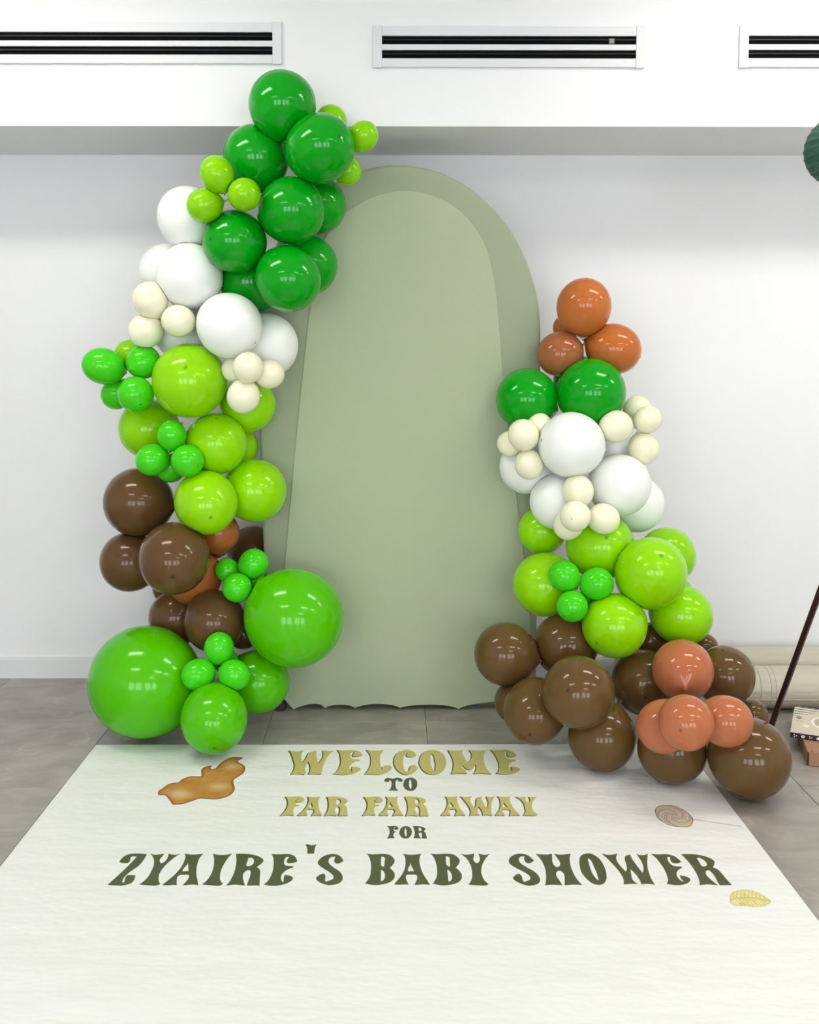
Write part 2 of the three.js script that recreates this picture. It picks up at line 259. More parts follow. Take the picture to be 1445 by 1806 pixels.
  // painted swirl lollipop on its stick
  k.strokeStyle = '#c9cbcc'; k.lineWidth = 7; k.beginPath(); k.moveTo(mx(0.905), mz(1.414)); k.lineTo(mx(1.045), mz(1.463)); k.stroke(); k.strokeStyle = '#8f9294'; k.lineWidth = 1.4; k.stroke();
  k.save(); blob('0.813,1.354 0.830,1.325 0.856,1.316 0.883,1.321 0.904,1.351 0.913,1.386 0.912,1.421 0.889,1.465 0.861,1.468 0.833,1.458 0.814,1.427 0.808,1.396'); k.fillStyle = '#c9b58a'; k.fill(); k.clip();
  const tones = ['#d9c68f', '#9fb0ba', '#dcaea2', '#d8c9a2', '#a3b5b4', '#e0b9a8'];
  const twist = (r) => 7.5 * Math.pow(1 - r, 0.8);
  for (let r = 1.02; r > 0.04; r -= 0.02) for (let a = 0; a < 12; a++) {
    const u = a + twist(r), cx = mx(0.862), cz = mz(1.392), rx = 0.058 * PXM * r, rz = 0.086 * PXM * r;
    k.beginPath(); k.moveTo(cx, cz);
    for (let q = 0; q <= 6; q++) { const w = (u + q / 5.8) * 0.5236; k.lineTo(cx + rx * Math.cos(w), cz + rz * Math.sin(w)); }
    k.closePath(); k.fillStyle = tones[a % 6]; k.fill();
  }
  k.lineWidth = 1.4; k.strokeStyle = 'rgba(110,84,72,0.5)';
  for (let a = 0; a < 12; a++) { k.beginPath(); for (let r = 1; r > 0.06; r -= 0.02) { const u = (a + twist(r)) * 0.5236; k.lineTo(mx(0.862) + 0.056 * PXM * r * Math.cos(u), mz(1.392) + 0.084 * PXM * r * Math.sin(u)); } k.stroke(); }
  blob('0.813,1.354 0.830,1.325 0.856,1.316 0.883,1.321 0.904,1.351 0.913,1.386 0.912,1.421 0.889,1.465 0.861,1.468 0.833,1.458 0.814,1.427 0.808,1.396'); k.lineWidth = 5; k.strokeStyle = '#86684e'; k.stroke(); k.restore();
  // painted pale leaf
  k.save(); blob('0.871,1.877 0.886,1.847 0.909,1.833 0.939,1.831 0.959,1.850 0.974,1.880 0.972,1.890 0.954,1.906 0.926,1.914 0.902,1.909 0.874,1.906 0.867,1.896'); k.fillStyle = '#d9cf8e'; k.fill(); k.clip();
  for (let i = 0; i < 60; i++) wash(0.87 + 0.1 * rnd(), 1.83 + 0.08 * rnd(), 0.012, rnd() < 0.5 ? 'rgba(196,184,112,0.35)' : 'rgba(232,224,170,0.4)');
  k.strokeStyle = '#a89a58'; k.lineWidth = 2; k.beginPath(); k.moveTo(mx(0.872), mz(1.88)); k.quadraticCurveTo(mx(0.92), mz(1.855), mx(0.972), mz(1.885)); k.stroke();
  k.lineWidth = 1; for (let i = 0; i < 9; i++) { const x = 0.882 + i * 0.01; k.beginPath(); k.moveTo(mx(x), mz(1.868)); k.lineTo(mx(x + 0.012), mz(1.838)); k.moveTo(mx(x), mz(1.868)); k.lineTo(mx(x + 0.012), mz(1.905)); k.stroke(); }
  blob('0.871,1.877 0.886,1.847 0.909,1.833 0.939,1.831 0.959,1.850 0.974,1.880 0.972,1.890 0.954,1.906 0.926,1.914 0.902,1.909 0.874,1.906 0.867,1.896'); k.lineWidth = 3; k.strokeStyle = '#b5a765'; k.stroke(); k.restore();
  const print = new THREE.CanvasTexture(c); print.colorSpace = THREE.SRGBColorSpace;
  const crumple = dataMap(1024, (x, y) => { const v = 128 + 150 * fbm(x * 9, y * 26, 8.1, 4) + 40 * fbm(x * 60, y * 70, 4.4, 2); return [v, v, v].map(clamp255); }, false);
  const N = 90, g = new THREE.PlaneGeometry(W, D, N, N); g.rotateX(-Math.PI / 2);
  const p = g.attributes.position, edge = [];
  for (let i = 0; i < p.count; i++) {
    const x = p.getX(i), z = p.getZ(i), e = Math.min(1, Math.min(W / 2 - Math.abs(x), D / 2 - Math.abs(z)) / 0.12);
    p.setY(i, 0.0016 + Math.max(0, 0.0012 + 0.0042 * fbm(x * 3, z * 7, 6, 3)) * (0.3 + 0.7 * e));
  }
  g.computeVertexNormals();
  part('printed_sheet', g, std(0xffffff, 0.55, { map: print, bumpMap: crumple, bumpScale: 0.0045 }), mat);
  const backing = box(-W / 2, W / 2, 0, 0.0014, -D / 2, D / 2);
  part('backing', backing, std(0xe6e6e2, 0.7), mat);
}

// ---------------------------------------------------------------- slot vents on the bulkhead
{
  const white = std(new THREE.Color(0.72, 0.725, 0.76), 0.4), black = new THREE.MeshPhysicalMaterial({ color: new THREE.Color(0.003, 0.003, 0.004), roughness: 0.6, specularIntensity: 0.08 }), blade = new THREE.MeshPhysicalMaterial({ color: new THREE.Color(0.012, 0.013, 0.016), roughness: 0.4, specularIntensity: 0.4 });
  const vent = (x0, x1, y, label, brackets, clip) => {
    const t = thing('slot_vent', label, 'vent', [(x0 + x1) / 2, y, SOFFIT_Z], 'slot vents on the bulkhead'), w = (x1 - x0) / 2, e = 0.034;
    part('dark_slot_plate', box(-w + 0.01, w - 0.01, -0.06, 0.06, 0.0005, 0.003), black, t);  // flat black plate on the bulkhead, its colour stands for shade inside the slots
    part('rail', rbox(-w + e, w - e, 0.039, 0.0735, 0.0005, 0.012, 0.0018), white, t);
    part('rail', rbox(-w + e, w - e, -0.012, 0.0085, 0.0005, 0.012, 0.0018), white, t);
    part('rail', rbox(-w + e, w - e, -0.0735, -0.042, 0.0005, 0.012, 0.0018), white, t);
    for (const s of [-1, 1]) part('end_cap', rbox(s > 0 ? w - e : -w, s > 0 ? w : -w + e, -0.076, 0.076, 0.0005, 0.0135, 0.0018), white, t);
    for (const yy of [0.026, -0.024]) part('blade', box(-w + e, w - e, yy - 0.0025, yy + 0.0025, 0.003, 0.008), blade, t);
    for (const bx of brackets) for (const yy of [0.024, -0.027]) part('bracket', box(bx - 0.012, bx + 0.012, yy - 0.013, yy + 0.013, 0.003, 0.007), black, t);
    if (clip) part('clip', box(w - 0.135, w - 0.115, 0.012, 0.03, 0.004, 0.011), std(0x777777, 0.4, { metalness: 0.7 }), t, 'small metal clip inside the upper slot');
  };
  vent(-2.082, -0.414, 2.570, 'left white slot vent with two dark slots, above the left garland', [0.159, 0.782], false);
  vent(-0.076, 0.935, 2.558, 'middle white slot vent with two dark slots and a metal clip', [], true);
  vent(1.285, 2.962, 2.560, 'right white slot vent cut by the right edge of the picture', [-0.794], false);
}

// ---------------------------------------------------------------- corner things at the right: lantern, pole, tubes, boxes
{
  const [lx, ly, lz] = [1.451, 2.073, 1.058], R = 0.118;
  const t = thing('paper_lantern', 'round dark green crepe paper lantern hanging at the upper right edge', 'lantern', [lx, ly, lz]);
  const pts = [];
  for (let i = 0; i <= 120; i++) { const a = Math.PI * (0.09 + 0.82 * i / 120), s = 1 - 0.018 * Math.pow(Math.abs(Math.sin(i / 120 * Math.PI * 12)), 0.5) + 0.018; pts.push(new THREE.Vector2(R * s * Math.sin(a) * (s - 0.018 > 0 ? 1 : 1), -R * Math.cos(a) * 0.98)); }
  const crepe = dataMap(512, (x, y) => { const v = 128 + 110 * fbm(x * 14, y * 46, 2.5, 4); return [v, v, v].map(clamp255); }, false);
  const tone = dataMap(256, (x, y) => { const v = 1 + 0.5 * fbm(x * 12, y * 30, 6.5, 4); return [48 * v, 92 * v, 76 * v].map(clamp255); });
  part('paper_shade', new THREE.LatheGeometry(pts, 96), std(0xffffff, 0.8, { map: tone, bumpMap: crepe, bumpScale: 0.004, side: THREE.DoubleSide }), t);
  const wire = std(new THREE.Color(0.085, 0.165, 0.125), 0.6);
  for (let i = 1; i < 12; i++) { const a = Math.PI * (0.09 + 0.82 * i / 12), g = new THREE.TorusGeometry(R * Math.sin(a) * 1.002, 0.0017, 6, 64); g.rotateX(Math.PI / 2); g.translate(0, -R * Math.cos(a) * 0.98, 0); part('wire_rib', g, wire, t); }
  for (const s of [-1, 1]) { const g = new THREE.TorusGeometry(R * Math.sin(Math.PI * 0.09), 0.0018, 8, 40); g.rotateX(Math.PI / 2); g.translate(0, s * R * Math.cos(Math.PI * 0.09) * 0.98, 0); part('rim_ring', g, wire, t); }
  part('hanging_string', new THREE.CylinderGeometry(0.0008, 0.0008, ROOM.top - ly - R * 0.9, 6).translate(0, R * 0.9 + (ROOM.top - ly - R * 0.9) / 2, 0), std(0xe8e8e8, 0.8), t);
}
{
  const A = V(1.399, 0, 0.720), Bv = V(1.552, 1.132, 1.138), d = Bv.clone().sub(A), L = d.length();
  const t = thing('wooden_pole', 'slim dark brown pole leaning at the right behind the brown balloons', 'pole', A.toArray());
  const grain = dataMap(256, (x, y) => { const v = 1 + 0.5 * fbm(x * 24, y * 2, 3.3, 3); return [46 * v, 24 * v, 18 * v].map(clamp255); });
  const g = new RoundedBoxGeometry(0.019, L, 0.019, 3, 0.004); g.translate(0, L / 2, 0); g.rotateY(0.75); g.applyQuaternion(new THREE.Quaternion().setFromUnitVectors(V(0, 1, 0), d.clone().normalize()));
  part('shaft', g, std(0xffffff, 0.35, { map: grain }), t);
  const cap = new THREE.CylinderGeometry(0.011, 0.012, 0.02, 14); cap.translate(0, 0.01, 0);
  part('rubber_tip', cap, std(0x141212, 0.7), t);
}
{
  const vinyl = (c) => new THREE.MeshPhysicalMaterial({ color: c, roughness: 0.3, sheen: 0.2, bumpMap: dataMap(256, (x, y) => { const v = 128 + 90 * fbm(x * 30, y * 5, 9.2, 3) + 60 * fbm(x * 8, y * 3, 1.2, 2); return [v, v, v].map(clamp255); }, false, [1, 2]), bumpScale: 0.004 });
  const tubeBalloon = (label, x0, x1, z0, z1, r) => {
    const L = Math.hypot(x1 - x0, z1 - z0), t = thing('inflated_tube', label, 'inflatable', [x0, r, z0], 'beige inflated tubes by the wall');
    t.rotation.y = -Math.atan2(z1 - z0, x1 - x0);
    const pts = [];
    for (let i = 0; i <= 80; i++) { const s = i / 80, end = Math.min(s, 1 - s) * L, q = end < r ? Math.sqrt(1 - Math.pow(1 - end / r, 2)) : 1, pinch = 1 - 0.07 * Math.exp(-Math.pow((s * L - 0.42) / 0.012, 2)); pts.push(new THREE.Vector2(Math.max(0.001, r * q * pinch * (1 + 0.012 * Math.sin(s * 19))), s * L)); }
    const g = new THREE.LatheGeometry(pts, 48); g.rotateZ(-Math.PI / 2);
    part('body', g, vinyl(new THREE.Color(0.53, 0.49, 0.39)), t);
    const seam = std(new THREE.Color(0.45, 0.41, 0.32), 0.4);
    const strip = new RoundedBoxGeometry(L - 0.1, 0.004, 0.012, 2, 0.0015); strip.translate(L / 2, -r * 0.3, r * 0.955); part('seam', strip, seam, t);
    for (const xx of [0.46, 0.5, 0.52]) { const w = new THREE.TorusGeometry(r * 0.985, 0.0022, 8, 48); w.rotateY(Math.PI / 2); w.translate(xx, 0, 0); part('pleat', w, seam, t); }
  };
  tubeBalloon('front beige inflated tube lying on the floor at the right', 1.0, 2.6, 0.40, 0.42, 0.085);
  tubeBalloon('rear beige inflated tube lying along the wall at the right', 0.95, 2.5, 0.12, 0.16, 0.086);
}
{
  const kraft = dataMap(256, (x, y) => { const v = 1 + 0.12 * fbm(x * 8, y * 40, 1.7, 3); return [160 * v, 122 * v, 92 * v].map(clamp255); });
  const card = std(0xffffff, 0.85, { map: kraft });
  const t = thing('cardboard_box', 'flat brown cardboard box on the floor at the right edge', 'box', [1.432, 0.000, 1.001]);
  t.rotation.y = -0.261;
  const W = 0.34, D = 0.3, H = 0.05;
  part('carton', rbox(0, W, 0, H, -D, 0, 0.002), card, t);
  part('front_flap', rbox(0.006, W - 0.006, 0.002, H - 0.003, 0, 0.0025, 0.001), card, t);
  part('edge_gap', box(0.0005, 0.0045, 0.003, H - 0.001, 0, 0.0014), std(0x2a1c14, 0.9), t, 'dark gap beside the front flap');
  part('tuck_slot', box(0.012, 0.02, H - 0.0002, H + 0.0006, -0.012, -0.008), std(0x21160f, 0.9), t, 'small dark slot');
  const b = thing('printed_box', 'flat printed cardboard box with black stripes, lying on the brown box', 'box', [1.423, 0.050, 0.867]);
  b.rotation.y = -0.430;
  const c = document.createElement('canvas'); c.width = c.height = 1024; const k = c.getContext('2d');
  k.fillStyle = '#d8ccb6'; k.fillRect(0, 0, 1024, 1024);
  for (let i = 0; i < 500; i++) { k.fillStyle = `rgba(${150 + 70 * rnd()},${135 + 65 * rnd()},${110 + 60 * rnd()},0.25)`; k.fillRect(rnd() * 1024, rnd() * 1024, 60 + 200 * rnd(), 2 + 4 * rnd()); }
  k.save(); k.beginPath(); k.moveTo(0, 0); k.lineTo(400, 0); k.lineTo(0, 400); k.closePath(); k.clip(); k.fillStyle = '#e6dfd2'; k.fillRect(0, 0, 1024, 1024); k.strokeStyle = '#231816'; k.lineWidth = 19; for (let i = 0; i < 6; i++) { k.beginPath(); k.moveTo(-40, 70 + i * 74); k.lineTo(560, -530 + i * 74); k.stroke(); } k.restore();
  k.fillStyle = '#b9ab94'; k.beginPath(); k.ellipse(420, 520, 200, 250, 0, 0, 7); k.fill(); k.fillStyle = '#a08f78'; k.fillRect(330, 330, 260, 380); k.strokeStyle = '#f4efe6'; k.lineWidth = 30; k.beginPath(); k.ellipse(420, 520, 212, 262, 0, 0, 7); k.stroke();
  k.fillStyle = '#251c1a'; k.beginPath(); k.ellipse(66, 440, 30, 46, 0, 0, 7); k.fill(); k.fillStyle = '#cfc6b8'; for (let i = 0; i < 3; i++) k.fillRect(46 + i * 15, 424, 8, 30);
  k.strokeStyle = '#7d7364'; k.lineWidth = 5; k.beginPath(); k.ellipse(74, 560, 34, 22, 0, 0, 7); k.stroke();
  k.fillStyle = '#f4f0e8'; k.beginPath(); k.ellipse(150, 720, 32, 40, 0, 0, 7); k.fill();
  k.fillStyle = '#cfc8bb'; for (let i = 0; i < 9; i++) k.fillRect(30 + i * 22, 860, 12, 60);
  const top = new THREE.CanvasTexture(c); top.colorSpace = THREE.SRGBColorSpace;
  const c2 = document.createElement('canvas'); c2.width = 1024; c2.height = 64; const q = c2.getContext('2d');
  q.fillStyle = '#231a20'; q.fillRect(0, 0, 1024, 64); q.fillStyle = '#efeaf0';
  for (let i = 0; i < 13; i++) { const cx = 50 + i * 78; if (i % 2) for (let a = 0; a < 5; a++) { q.beginPath(); q.arc(cx + 13 * Math.cos(a * 1.257 - 1.57), 32 + 13 * Math.sin(a * 1.257 - 1.57), 9, 0, 7); q.fill(); } else for (const [dx, dy] of [[-10, -12], [-8, 12], [12, 0]]) { q.beginPath(); q.arc(cx + dx, 32 + dy, 7, 0, 7); q.fill(); } }
  const side = new THREE.CanvasTexture(c2); side.colorSpace = THREE.SRGBColorSpace;
  const PW = 0.34, PD = 0.3, PH = 0.02;
  part('carton', rbox(0.001, PW, 0.0005, PH, -PD, 0, 0.0012), std(0x2a2126, 0.6), b);
  const lid = new THREE.BoxGeometry(PW - 0.002, 0.001, PD - 0.002); lid.translate(PW / 2, PH, -PD / 2);
  part('printed_lid', lid, std(0xffffff, 0.4, { map: top }), b);
  const fr = new THREE.BoxGeometry(PW - 0.004, PH - 0.003, 0.001); fr.translate(PW / 2, PH / 2, 0.0003);
  part('flower_strip', fr, std(0xffffff, 0.5, { map: side }), b, 'dark front edge with white flowers');
}

// ---------------------------------------------------------------- balloons
{
  const N = 52, M = 34, prof = [];
  for (let i = 0; i <= M; i++) { const t = Math.PI * i / M * 0.985, w = Math.sin(t) * (1 + 0.028 * Math.cos(t)); prof.push(new THREE.Vector2(Math.max(w, i ? 0.02 : 0.0001), Math.cos(t) - (t > 2.7 ? 0.10 * Math.pow((t - 2.7) / 0.44, 2) : 0))); }
  const bodyG = new THREE.LatheGeometry(prof.slice().reverse(), N);
  const tipG = new THREE.LatheGeometry([[0.062, 0.9965], [0.045, 1.0015], [0.028, 1.006], [0.012, 1.012], [0.0001, 1.013]].map(([x, y]) => new THREE.Vector2(x, y)), 20);
  const knotG = new THREE.LatheGeometry([[0.0001, -1.2], [0.085, -1.19], [0.07, -1.165], [0.035, -1.14], [0.06, -1.115], [0.05, -1.09], [0.035, -1.07]].map(([x, y]) => new THREE.Vector2(x, y)), 16);
  const latex = (r, g, b, rough = 0.2) => new THREE.MeshPhysicalMaterial({ color: new THREE.Color(r, g, b), roughness: rough, ior: 1.5, specularIntensity: 0.8, specularColor: new THREE.Color(0.75 + 0.25 * r, 0.75 + 0.25 * g, 0.75 + 0.25 * b), sheen: 0.35, sheenRoughness: 0.35, sheenColor: new THREE.Color(Math.pow(r, 0.6), Math.pow(g, 0.6), Math.pow(b, 0.6)) });
  const TONES = {
    dark: [0.0005, 0.32, 0.006, 0.1], lime: [0.235, 0.60, 0.0005, 0.1], char: [0.27, 0.65, 0.0005, 0.13], bright: [0.055, 0.60, 0.008, 0.09], vivid: [0.08, 0.47, 0.0004, 0.12],
    white: [0.88, 0.90, 0.87, 0.3], cream: [0.87, 0.85, 0.64, 0.18], brown: [0.115, 0.057, 0.020, 0.12], brownred: [0.12, 0.048, 0.016, 0.12], brownR: [0.115, 0.063, 0.019, 0.1],
    terra: [0.48, 0.14, 0.03, 0.07], terraD: [0.33, 0.11, 0.04, 0.09], terraL: [0.37, 0.115, 0.027, 0.1], terraB: [0.44, 0.14, 0.06, 0.07],
  };
  const kit = {};
  for (const [key, [r, g, b, rough]] of Object.entries(TONES)) kit[key] = { skin: latex(r, g, b, rough), thick: latex(r * 0.5, g * 0.55, b * 0.5, rough + 0.1) };
  const ball = new THREE.Group();
  part('body', bodyG, kit.dark.skin, ball); part('tip', tipG, kit.dark.thick, ball); part('knot', knotG, kit.dark.skin, ball);
  const up = V(0, 1, 0), placed = [];
  // colour, centre x y z, radius, length along the axis over width, axis from knot to tip, label
  const place = (group, rows) => rows.forEach(([tone, x, y, z, r, long, ax, ay, az, label]) => {
    const o = ball.clone();
    o.name = numbered('balloon'); o.position.set(x, y, z);
    o.quaternion.setFromUnitVectors(up, V(ax, ay, az).normalize());
    for (const c of o.children) { c.material = c.name === 'tip' ? kit[tone].thick : kit[tone].skin; c.scale.set(r, r * long, r); }
    o.userData = { label, category: 'balloon', group };
    scene.add(o); o.updateMatrixWorld(true);
    placed.push({ o, c: o.position, r, long });
  });
  // balloons tied together press flat against each other: every skin stops at the plane of contact with its neighbour
  const press = () => {
    const p = V(0, 0, 0), nv = V(0, 0, 0);
    for (const a of placed) {
      const planes = [];
      for (const b of placed) {
        if (a === b) continue;
        const n = b.c.clone().sub(a.c), d = n.length(), reach = a.r * Math.max(1.22, a.long * 1.2) + b.r * Math.max(1.22, b.long * 1.2);
        if (d > reach) continue;
        const t = d < a.r + b.r ? (d * d + a.r * a.r - b.r * b.r) / (2 * d) : a.r + (d - a.r - b.r) * a.r / (a.r + b.r);
        planes.push({ n: n.divideScalar(d), t: t - 0.0006, by: b });
      }
      if (a.c.z > 0.45 && a.c.x + a.r > -0.56 && a.c.x - a.r < 0.59 && a.c.y - a.r < 2.16 && a.c.z - a.r * 1.22 < 0.434) planes.push({ n: V(0, 0, -1), t: a.c.z - 0.4345 });   // the arch panel behind
      for (const m of a.o.children) {
        const inverse = m.matrixWorld.clone().invert(), g = m.geometry.clone(), P = g.attributes.position, N = g.attributes.normal, toLocal = new THREE.Matrix3().getNormalMatrix(inverse);
        let touched = false;
        for (let i = 0; i < P.count; i++) {
          p.fromBufferAttribute(P, i).applyMatrix4(m.matrixWorld);
          let hit = null;
          for (let pass = 0; pass < 2; pass++) for (const q of planes) {
            const s = (p.x - a.c.x) * q.n.x + (p.y - a.c.y) * q.n.y + (p.z - a.c.z) * q.n.z - q.t;
            if (s > 0) { p.addScaledVector(q.n, -s); hit = q.n; }
          }
          if (hit) { touched = true; nv.copy(hit).applyMatrix3(toLocal).normalize(); N.setXYZ(i, nv.x, nv.y, nv.z); p.applyMatrix4(inverse); P.setXYZ(i, p.x, p.y, p.z); }
        }
        if (touched) m.geometry = g;
      }
    }
  };
  place('balloons of the left garland', [
    ['dark', -0.393, 2.296, 0.720, 0.1189, 1.015, 0.20, 0.98, 0.05, 'topmost dark green balloon of the left garland, in front of the bulkhead'],
    ['dark', -0.259, 2.135, 0.774, 0.1181, 1.150, 0.56, 0.15, 0.82, 'large dark green balloon at the right of the garland top, beside small lime balloons'],
    ['dark', -0.498, 2.128, 0.640, 0.1201, 1.015, -0.03, 0.99, -0.14, 'large dark green balloon above left, half behind two others, over the lime trio'],
    ['lime', -0.612, 2.041, 0.806, 0.0581, 1.140, -0.38, 0.92, 0.10, 'uppermost small lime balloon of the trio at the upper left of the garland'],
    ['lime', -0.661, 1.941, 0.776, 0.0596, 1.080, -0.97, -0.22, 0.11, 'leftmost small lime balloon of the trio, in front of a large white balloon'],
    ['lime', -0.518, 1.971, 0.816, 0.0569, 1.020, 0.89, 0.19, 0.42, 'right small lime balloon of the trio, between three dark green balloons'],
    ['lime', -0.108, 2.185, 0.732, 0.0523, 1.120, 0.63, 0.58, 0.52, 'rightmost small lime balloon beside the dark green garland top'],
    ['lime', -0.223, 2.258, 0.655, 0.0555, 1.070, -0.57, 0.81, -0.17, 'small lime balloon peeking out above the large right dark green balloon'],
    ['lime', -0.168, 2.089, 0.630, 0.0509, 1.060, 0.44, -0.89, 0.11, 'lower small lime balloon tucked right of the dark green top, just above the arch panel'],
    ['dark', -0.366, 1.932, 0.713, 0.1186, 1.015, 0.96, 0.25, 0.13, 'dark green balloon in the middle of the upper garland, glossy with two highlights'],
    ['dark', -0.286, 1.978, 0.534, 0.1062, 1.015, 0.96, 0.17, -0.24, 'dark green balloon half hidden behind the middle one, against the sage arch top'],
    ['dark', -0.570, 1.825, 0.696, 0.1118, 1.064, -0.60, -0.01, 0.80, 'dark green balloon just below the lime trio, touching the white balloons'],
    ['dark', -0.381, 1.693, 0.713, 0.1164, 1.064, 0.60, -0.61, 0.51, 'lowest large dark green balloon in front of the sage arch panel'],
    ['dark', -0.323, 1.757, 0.532, 0.1105, 1.015, 0.89, -0.39, -0.23, 'dark green balloon half hidden at the right behind the lowest dark green one'],
    ['dark', -0.540, 1.693, 0.534, 0.1158, 1.015, 0.85, 0.17, -0.49, 'shaded dark green balloon deep between white and dark green balloons'],
    ['white', -0.757, 1.920, 0.613, 0.1087, 1.060, -0.10, 0.99, 0.10, 'topmost white balloon of the left garland, behind the lime trio'],
    ['white', -0.865, 1.738, 0.481, 0.1024, 1.015, -0.63, 0.73, -0.27, 'white balloon half hidden at the far left of the left white cluster'],
    ['white', -0.746, 1.706, 0.638, 0.1198, 1.015, -0.76, 0.64, -0.07, 'large front white balloon left of the dark green cluster, above the cream trio'],
    ['white', -0.594, 1.525, 0.709, 0.1174, 1.015, 0.82, -0.53, 0.22, 'large white balloon at the front, directly above the biggest chartreuse balloon'],
    ['white', -0.483, 1.457, 0.543, 0.1204, 1.015, 0.95, -0.20, -0.25, 'white balloon at the right edge of the left garland, against the sage panel'],
    ['white', -0.812, 1.515, 0.512, 0.1063, 1.015, -0.69, 0.45, -0.56, 'mostly hidden white balloon behind the cream trio and the chartreuse balloon'],
    ['cream', -0.885, 1.618, 0.672, 0.0638, 1.070, -0.39, 0.92, 0.05, 'upper small cream balloon of the trio at the left garland edge'],
    ['cream', -0.910, 1.509, 0.642, 0.0633, 1.070, -0.69, -0.63, -0.37, 'lower left small cream balloon of the trio, above bright green balloons'],
    ['cream', -0.781, 1.542, 0.693, 0.0582, 1.070, 0.94, -0.18, 0.29, 'right small cream balloon of the left trio, between two large white balloons'],
    ['cream', -0.520, 1.373, 0.763, 0.0542, 1.070, 0.11, 0.86, 0.49, 'front small cream balloon of the cluster right of the biggest chartreuse balloon'],
    ['cream', -0.453, 1.349, 0.696, 0.0526, 1.070, 0.96, 0.13, -0.25, 'rightmost small cream balloon of the cluster in front of a white balloon'],
    ['cream', -0.544, 1.271, 0.718, 0.0600, 1.070, -0.28, -0.96, 0.03, 'lowest small cream balloon of the cluster right of the biggest chartreuse balloon'],
    ['cream', -0.580, 1.365, 0.685, 0.0462, 1.070, -0.81, 0.37, -0.45, 'small cream balloon half hidden against the biggest chartreuse balloon'],
    ['char', -0.751, 1.323, 0.653, 0.1367, 1.020, 0.08, 0.37, 0.92, 'biggest chartreuse balloon at the middle front of the left garland'],
    ['char', -0.668, 1.087, 0.595, 0.1159, 1.020, 0.13, 0.84, 0.53, 'chartreuse balloon below the biggest one, beside the bright green quad'],
    ['char', -0.941, 1.138, 0.494, 0.1154, 1.015, -0.95, -0.14, -0.28, 'chartreuse balloon at the left edge, behind the bright green quad'],
    ['char', -0.560, 1.232, 0.513, 0.1059, 1.015, 0.93, -0.22, -0.28, 'chartreuse balloon behind the cream cluster, against the sage panel'],
    ['char', -0.627, 1.060, 0.401, 0.0884, 1.015, 0.83, 0.25, -0.49, 'chartreuse sliver of a balloon between two others at the left arch edge'],
    ['char', -0.533, 0.903, 0.540, 0.1207, 1.015, 0.98, -0.19, -0.08, 'rightmost chartreuse balloon of the left garland, overlapping the sage panel'],
    ['char', -0.694, 0.878, 0.679, 0.1162, 1.150, 0.29, -0.29, 0.91, 'lowest front chartreuse balloon, resting on the brown balloons'],
    ['lime', -1.007, 1.419, 0.507, 0.0588, 1.070, -0.06, 0.61, -0.79, 'small olive lime balloon behind the bright green cluster at the far left'],
    ['bright', -1.073, 1.378, 0.625, 0.0675, 1.200, -0.96, 0.22, 0.15, 'oval bright green balloon pointing out at the far left of the left garland'],
    ['bright', -0.927, 1.393, 0.626, 0.0621, 1.050, 0.51, 0.38, -0.77, 'upper right small bright green balloon of the far left cluster'],
    ['bright', -0.944, 1.276, 0.680, 0.0662, 1.020, 0.43, -0.53, 0.73, 'lower front small bright green balloon of the far left cluster'],
    ['bright', -1.048, 1.274, 0.561, 0.0566, 1.070, -0.50, -0.77, -0.41, 'small bright green balloon half hidden at the bottom of the far left cluster'],
    ['bright', -0.813, 1.124, 0.688, 0.0530, 1.070, 0.12, 0.97, 0.20, 'top small bright green balloon of the quad over the left chartreuse balloon'],
    ['bright', -0.886, 1.036, 0.684, 0.0581, 1.114, -0.71, -0.31, 0.63, 'left small bright green balloon of the quad above the dark brown balloon'],
    ['bright', -0.752, 1.035, 0.717, 0.0595, 1.020, 0.75, -0.24, 0.62, 'right small bright green balloon of the quad, beside a chartreuse balloon'],
    ['bright', -0.839, 0.996, 0.601, 0.0538, 1.070, -0.19, -0.58, -0.80, 'hidden rear small bright green balloon of the quad above the dark brown balloon'],
    ['brown', -0.979, 0.857, 0.533, 0.1318, 1.015, -0.98, 0.15, -0.11, 'upper left brown balloon of the left garland, below the bright green quad'],
    ['brown', -1.019, 0.623, 0.519, 0.1162, 1.015, -0.97, -0.05, -0.23, 'leftmost brown balloon of the left garland, beside the white wall'],
    ['brown', -0.802, 0.680, 0.736, 0.1287, 1.150, 0.16, -0.27, 0.95, 'big front brown balloon in the middle of the left brown cluster'],
    ['terraL', -0.676, 0.741, 0.544, 0.0822, 1.015, 0.95, 0.31, 0.06, 'terracotta balloon below the lowest chartreuse balloon'],
    ['terraL', -0.768, 0.573, 0.558, 0.1084, 1.015, -0.85, -0.49, -0.18, 'terracotta balloon showing below and right of the big front brown balloon'],
    ['brownred', -0.885, 0.495, 0.377, 0.0855, 1.015, -0.80, -0.48, -0.37, 'reddish brown balloon in shade under the big front brown balloon'],
    ['terraL', -0.710, 0.681, 0.436, 0.0619, 1.015, 0.28, -0.31, -0.91, 'sliver of a terracotta balloon in the gap right of the big brown balloon'],
    ['brown', -0.585, 0.612, 0.236, 0.1046, 1.015, 0.91, -0.10, -0.39, 'brown balloon behind the left edge of the sage arch panel'],
    ['brown', -0.845, 0.403, 0.510, 0.1090, 1.015, -0.53, -0.83, -0.19, 'lower left brown balloon above the very large green balloon on the floor'],
    ['brown', -0.675, 0.423, 0.649, 0.1153, 1.015, 0.45, -0.87, 0.22, 'lower brown balloon between the two very large green balloons'],
    ['brown', -0.586, 0.345, 0.531, 0.0630, 1.015, 0.65, -0.70, -0.29, 'small dark brown balloon tucked under the upper very large green balloon'],
    ['bright', -0.528, 0.637, 0.639, 0.0556, 1.070, 0.65, 0.76, 0.08, 'top right small bright green balloon of the quad beside the arch edge'],
    ['bright', -0.580, 0.561, 0.698, 0.0548, 1.020, -0.02, -0.16, 0.99, 'front small bright green balloon of the quad beside the upper very large green balloon'],
